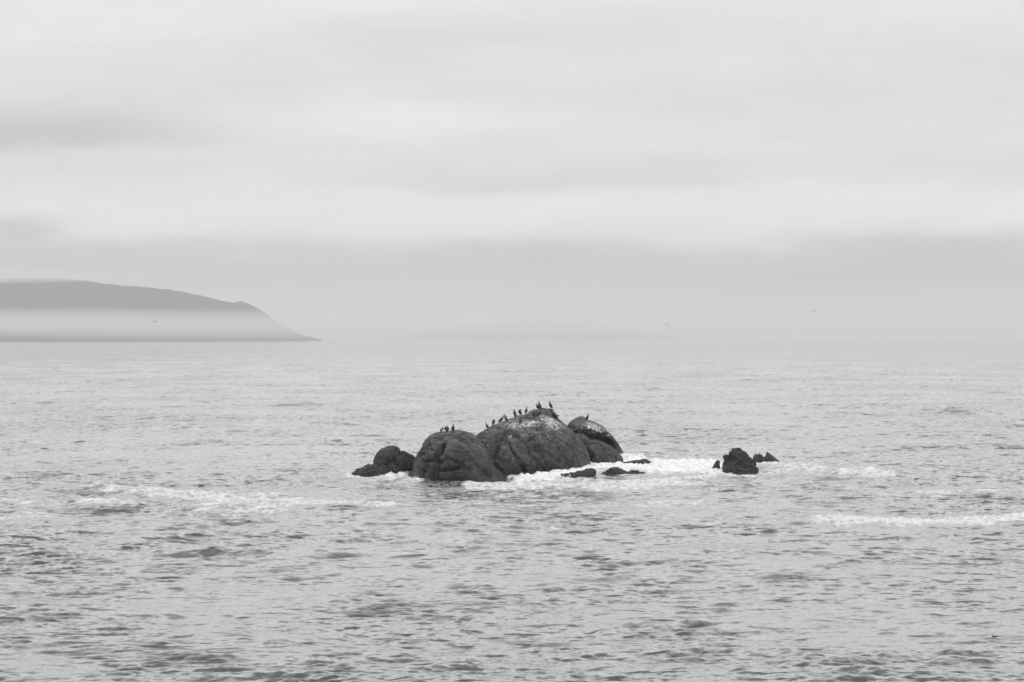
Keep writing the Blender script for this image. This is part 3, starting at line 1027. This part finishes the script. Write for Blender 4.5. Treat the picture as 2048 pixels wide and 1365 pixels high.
def cormorant(px, py, head, pose, size, label, juv=False, spread=False):
    loc = rock_hit(px, py)
    t = empty('cormorant', loc, R(head))
    t.scale = (size * 1.34, size * 1.34, size * 1.2)
    tag(t, label, 'bird', 'cormorants perched on the rock islet')
    st, bill = POSES[pose]
    mat = M_BIRD2 if juv else M_BIRD
    body = bird_mesh(('body', pose, juv), lambda: tube(smooth_spine(st, 3), 12))
    link('body', body, mat, t)
    h = st[-1]
    link('bill', bird_mesh(('bill', pose), lambda: tube([(h[0] - .008, h[1], h[2], .012, .012), (h[0] * .5 + bill[0] * .5, h[1] * .5 + bill[1] * .5, h[2] * .5 + bill[2] * .5, .007, .008),
                                                         (bill[0], bill[1], bill[2], .005, .006), (bill[0] + .004, bill[1], bill[2] - .016, .002, .003)], 6)), M_BILL, t)
    for s in (-1, 1):
        if spread and s > 0:
            # drying wing: arm out and up from the shoulder, primaries hanging
            def wing():
                g = [[(.03, .06, .40), (.02, .06, .30), (-.02, .06, .22)], [(.05, .13, .52), (.02, .13, .41), (-.04, .13, .28)],
                     [(.04, .20, .47), (.0, .21, .36), (-.06, .20, .26)], [(.0, .27, .38), (-.03, .27, .31), (-.07, .25, .25)]]
                vs, fs = [], []
                for off_ in (.008, -.008):
                    for row in g:
                        for (a, b, c) in row:
                            vs.append((a + off_, b * s, c))
                for L in (0, 12):
                    for i in range(3):
                        for j in range(2):
                            a = L + i * 3 + j
                            f = (a, a + 1, a + 4, a + 3)
                            fs.append(f if (L == 0) == (s > 0) else f[::-1])
                rim = [0, 1, 2, 5, 8, 11, 10, 9, 6, 3]
                for a, b in zip(rim, rim[1:] + rim[:1]):
                    fs.append((a, b, b + 12, a + 12) if s < 0 else (b, a, a + 12, b + 12))
                me = bpy.data.meshes.new('wing')
                me.from_pydata(vs, [], fs)
                me.update()
                return me
            link('wing', bird_mesh(('spread', s), wing), mat, t)
        else:
            link('wing', bird_mesh(('wing', pose, s, juv), lambda: folded_wing(pose, s)), mat, t)

        def leg():
            return tube([(-.03, s * .045, .17, .026, .026), (-.02, s * .05, .10, .014, .014), (-.005, s * .052, .03, .011, .011), (.02, s * .054, .012, .022, .010),
                         (.06, s * .06, .006, .034, .006), (.085, s * .062, .004, .03, .004)], 8)
        link('leg', bird_mesh(('leg', s), leg), M_LEG, t)
    return t


BIRDS = [  # frame point of the feet, heading (deg from +x), pose, size, label
    (974, 857.5, 200, 'short', .85, 'small cormorant lowest on the islet\'s left slope, first of the row climbing to the summit'),
    (987, 851, 60, 'preen', .88, 'hunched preening cormorant, second of the row climbing the middle slope'),
    (1002, 846.5, 20, 'lean', .98, 'slim dark cormorant leaning right, beside the pale brownish one'),
    (1011.5, 844, 170, 'upright', .95, 'pale brownish grey cormorant standing upright on the white-stained slope'),
    (1029.5, 834.5, 120, 'upright', .97, 'upright cormorant at the left end of the ledge below the summit', ),
    (1040, 830.5, 150, 'tucked', .92, 'plump cormorant with head tucked down, middle of the three on the ledge'),
    (1052.5, 828, 60, 'upright', .86, 'slender cormorant at the right end of the ledge, nearest the summit block'),
    (1079, 819.5, 130, 'upright', 1.06, 'tallest cormorant on the summit, behind a smaller one'),
    (1075, 820, 170, 'short', .92, 'smaller cormorant pressed against the tallest one on the summit'),
    (1101, 818, 165, 'upright', .98, 'lone cormorant at the right end of the summit, above the slab'),
    (1068, 836, 100, 'tucked', 1.02, 'broad hunched cormorant in front of the summit block'),
    (1077.5, 834.5, 30, 'lean', 1.0, 'cormorant leaning to the right against the summit block'),
    (1041, 848.5, 45, 'tucked', .84, 'cormorant sitting alone on the white-stained face below the ledge'),
    (1174.5, 842.5, 10, 'upright', .98, 'single cormorant on the right-hand dome looking out to the right'),
    (883.5, 865, 15, 'short', .80, 'smallest cormorant of the three on the left dome, at its left'),
    (894.5, 866.5, 75, 'preen', 1.0, 'cormorant stretching its wings, middle of the three on the left dome'),
    (906, 864.5, 80, 'upright', 1.0, 'upright cormorant seen from behind, rightmost of the three on the left dome'),
]
for i, (bx, by, hd, ps, sz, lb) in enumerate(BIRDS):
    cormorant(bx, by, hd, ps, sz, lb, juv=(i == 3), spread=(i == 15))


# ------------------------------------------------------------------ birds on the wing and on the water
def gull(px, py, D, bank, yaw, span, flap, label):
    t = empty('flying_bird', tuple(at(px, py, D * KD)), R(yaw))
    t.rotation_euler = (R(bank), 0, R(yaw))
    tag(t, label, 'bird', 'birds flying over the sea')
    k = span / 1.0
    t.scale = (k, k, k)
    link('body', bird_mesh('gbody', lambda: tube(smooth_spine([(-.30, 0, 0, .03, .01), (-.2, 0, .0, .05, .03), (-.05, 0, .0, .075, .07), (.1, 0, .01, .07, .065), (.2, 0, .03, .045, .045),
                                                              (.26, 0, .04, .035, .035), (.30, 0, .035, .012, .012)], 2), 8)), M_GULL, t)
    link('bill', bird_mesh('gbill', lambda: tube([(.295, 0, .035, .012, .012), (.35, 0, .028, .004, .005)], 6)), M_BILL, t)
    for s in (-1, 1):
        def wing():
            g = [(.0, .05, .2, .04), (.04, .28, .2, .04 + .13 * flap), (.0, .48, .17, .04 + .12 * flap), (-.08, .68, .03, .04 + .04 * flap)]
            vs, fs = [], []
            for x, y, c, z in g:
                vs += [(x + c * .5, y * s, z), (x, y * s, z + .014), (x - c * .6, y * s, z), (x, y * s, z - .010)]
            for i in range(3):
                for j in range(4):
                    a, b = i * 4 + j, i * 4 + (j + 1) % 4
                    f = (a, b, b + 4, a + 4)
                    fs.append(f if s < 0 else f[::-1])
            fs.append((12, 13, 14, 15) if s < 0 else (15, 14, 13, 12))
            me = bpy.data.meshes.new('wing')
            me.from_pydata(vs, [], fs)
            me.update()
            return me
        link('wing', bird_mesh(('gwing', s, flap), wing), M_GULL, t)
    return t


gull(310, 643.5, 330, 10, 60, 1.15, -1.0, 'dark bird flying low in front of the misty headland')
gull(1334, 650, 300, 38, 95, 1.5, .4, 'bird banking in flight above the horizon right of centre')
gull(1627.5, 622, 330, -8, 110, 1.25, -.9, 'highest flying bird, above the sea at the far right')
gull(1548, 666.5, 520, 0, 80, .75, .6, 'tiny distant bird just above the horizon on the right')


def swimmer(px, py, yaw, size, label, pose=0):
    p = on_sea(px, py)
    t = empty('swimming_bird', (p[0], p[1], .02), R(yaw))
    t.scale = (size,) * 3
    tag(t, label, 'bird', 'birds swimming on the open water')
    st = [(-.34, 0, .04, .02, .01), (-.26, 0, .06, .05, .03), (-.12, 0, .07, .10, .08), (.04, 0, .07, .11, .09), (.15, 0, .09, .075, .075), (.20, 0, .16, .038, .038),
          (.20, 0, .24, .03, .03), (.22, 0, .29, .036, .036), (.26, 0, .295, .025, .024), (.285, 0, .292, .012, .012)]
    link('body', bird_mesh('sbody', lambda: tube(smooth_spine(st, 3), 10)), M_BIRD, t)
    link('bill', bird_mesh('sbill', lambda: tube([(.28, 0, .292, .012, .012), (.37, 0, .285, .004, .005)], 6)), M_BILL, t)


swimmer(1989, 1276, 170, .45, 'black bird swimming in the lower right corner of the sea')
swimmer(244, 1222, 80, .5, 'black bird swimming end-on in the lower left water')
swimmer(1795.5, 1079, 100, .45, 'tiny dark bird swimming right of centre, nearer of the two below the foam streaks')
swimmer(1866, 1090, 100, .42, 'tiny dark bird swimming near the right edge below the foam streaks')
swimmer(1772, 766, 80, 1.3, 'far dark bird on the calm water at upper right')


# ------------------------------------------------------------------ far land
def headland(name, sil, D, depth, label, seed):
    """a long hill: the ridge follows the surveyed skyline, slopes fall to the sea in front and behind"""
    X = np.array([at(a, b, D)[0] for a, b in sil])
    H = np.array([at(a, b, D)[2] for a, b in sil])
    xs = np.arange(X[0], X[-1] + 1, 9.0 if D < 8000 else 24.0)
    ridge = np.interp(xs, X, H)
    ts = np.concatenate([np.linspace(-1, 0, 60), np.linspace(0, 1, 24)[1:]])
    XX, TT = np.meshgrid(xs, ts, indexing='ij')
    hh = np.repeat(ridge[:, None], len(ts), 1)
    wdt = depth * np.clip((hh + 10) / H.max(), .12, 1)
    prof = np.cos(np.clip(np.abs(TT), 0, 1) * math.pi / 2) ** .9
    Y = D + TT * wdt
    P = np.stack([XX.ravel() / 150 + seed, Y.ravel() / 150, np.zeros(XX.size)], 1)
    n = fbm(P, 5).reshape(XX.shape)
    tree = fbm(np.stack([XX.ravel() / 22 + seed, Y.ravel() / 22, np.zeros(XX.size) + 4], 1), 3).reshape(XX.shape)
    Zz = hh * prof + n * .10 * hh * np.sin(np.clip(np.abs(TT), 0, 1) * math.pi) + tree * np.clip(hh * .06, 0, 8.0) - 2.0 * np.abs(TT)
    v = np.stack([XX.ravel(), Y.ravel(), Zz.ravel()], 1)
    nx, nt = len(xs), len(ts)
    idx = np.arange(nx * nt).reshape(nx, nt)
    q = np.stack([idx[:-1, :-1], idx[1:, :-1], idx[1:, 1:], idx[:-1, 1:]], -1).reshape(-1, 4)
    o = link(name, np_mesh(name, v, q), M_HILL)
    tag(o, label, kind='structure')
    return o


headland('headland', [(-1500, 540), (-700, 545), (-300, 556), (0, 560), (60, 558), (120, 559), (180, 564), (240, 572), (300, 577.5), (350, 582), (400, 593), (440, 602.5), (470, 608),
                      (476, 606), (483, 603.5), (492, 607), (500, 611), (515, 618), (530, 626), (545, 639), (560, 648), (580, 660), (600, 669), (625, 674.5), (642, 680), (652, 684)],
         10400, 800, 'misty dark headland sloping down to the sea on the left', 3.0)
headland('headland', [(780, 676), (860, 664), (960, 650), (1080, 641), (1150, 646), (1220, 655), (1290, 668), (1340, 673), (1375, 677), (1392, 680)],
         27000, 1500, 'faint low headland on the horizon, almost lost in the mist', 8.0)


# ------------------------------------------------------------------ air
def volume_mat(name, dens, aniso=0.3):
    m = Mat(name)
    vol = m.n('ShaderNodeVolumePrincipled')
    vol.inputs['Color'].default_value = (1, 1, 1, 1)
    vol.inputs['Density'].default_value = dens
    vol.inputs['Anisotropy'].default_value = aniso
    m.t.links.new(vol.outputs[0], m.out.inputs['Volume'])
    return m.m


def haze_box():
    x, y0, y1, z0, z1 = 32000.0, -32000.0, 32000.0, -2.5, 420.0
    vs = [(a, b, c) for a in (-x, x) for b in (y0, y1) for c in (z0, z1)]
    fs = [(0, 1, 3, 2), (4, 6, 7, 5), (0, 4, 5, 1), (2, 3, 7, 6), (0, 2, 6, 4), (1, 5, 7, 3)]
    me = bpy.data.meshes.new('haze')
    me.from_pydata(vs, [], fs)
    me.update()
    o = link('haze', me, volume_mat('haze_air', .000086), smooth=False)
    tag(o, 'pale sea mist filling the air', kind='stuff')


def fog_lens(name, x0, x1, yc, ty, zc, tz, dens, label, seed):
    """a long flat bank of fog, thick in the middle and thinning to nothing at top, bottom and ends"""
    nx, nk = 60, 20
    vs, fs = [], []
    for i in range(nx + 1):
        u = i / nx
        e = math.sin(math.pi * u) ** .5 + .001
        x = x0 + (x1 - x0) * u
        w = vnoise(np.array([[u * 9 + seed, .5, .5]]))[0]
        w2 = vnoise(np.array([[u * 5 + seed + 9, 2.5, .5]]))[0]
        for side in (-1, 1):
            for k in range(nk + 1):
                s = -1 + 2 * k / nk
                if side == 1:
                    s = -s
                th = (1 - s * s) ** 3 * ty * e * (1 + .3 * w2)
                vs.append((x, yc + side * th - side * .001, zc + (s * tz * (1 + .25 * w) + tz * .32 * w2) * min(1, e * 1.2)))
    nn = 2 * (nk + 1)
    for i in range(nx):
        for k in range(nn):
            a, b = i * nn + k, i * nn + (k + 1) % nn
            fs.append((a, b, b + nn, a + nn))
    fs.append(tuple(range(nn - 1, -1, -1)))
    fs.append(tuple(range(nx * nn, nx * nn + nn)))
    me = bpy.data.meshes.new(name)
    me.from_pydata(vs, [], fs)
    me.update()
    bm = bmesh.new()
    bm.from_mesh(me)
    bmesh.ops.recalc_face_normals(bm, faces=bm.faces)
    if bm.calc_volume(signed=True) < 0:
        bmesh.ops.reverse_faces(bm, faces=bm.faces)
    bm.to_mesh(me)
    bm.free()
    o = link(name, me, volume_mat(name + '_air', dens))
    tag(o, label, kind='stuff')


haze_box()
fog_lens('fog_bank', -5200, 2600, 8200, 1000, 50, 55, .00085, 'low bank of white fog lying along the foot of the headland', 1.0)
fog_lens('fog_cap', -5200, -1150, 9500, 900, 217, 46, .0010, 'cloud resting on the top of the headland', 4.0)
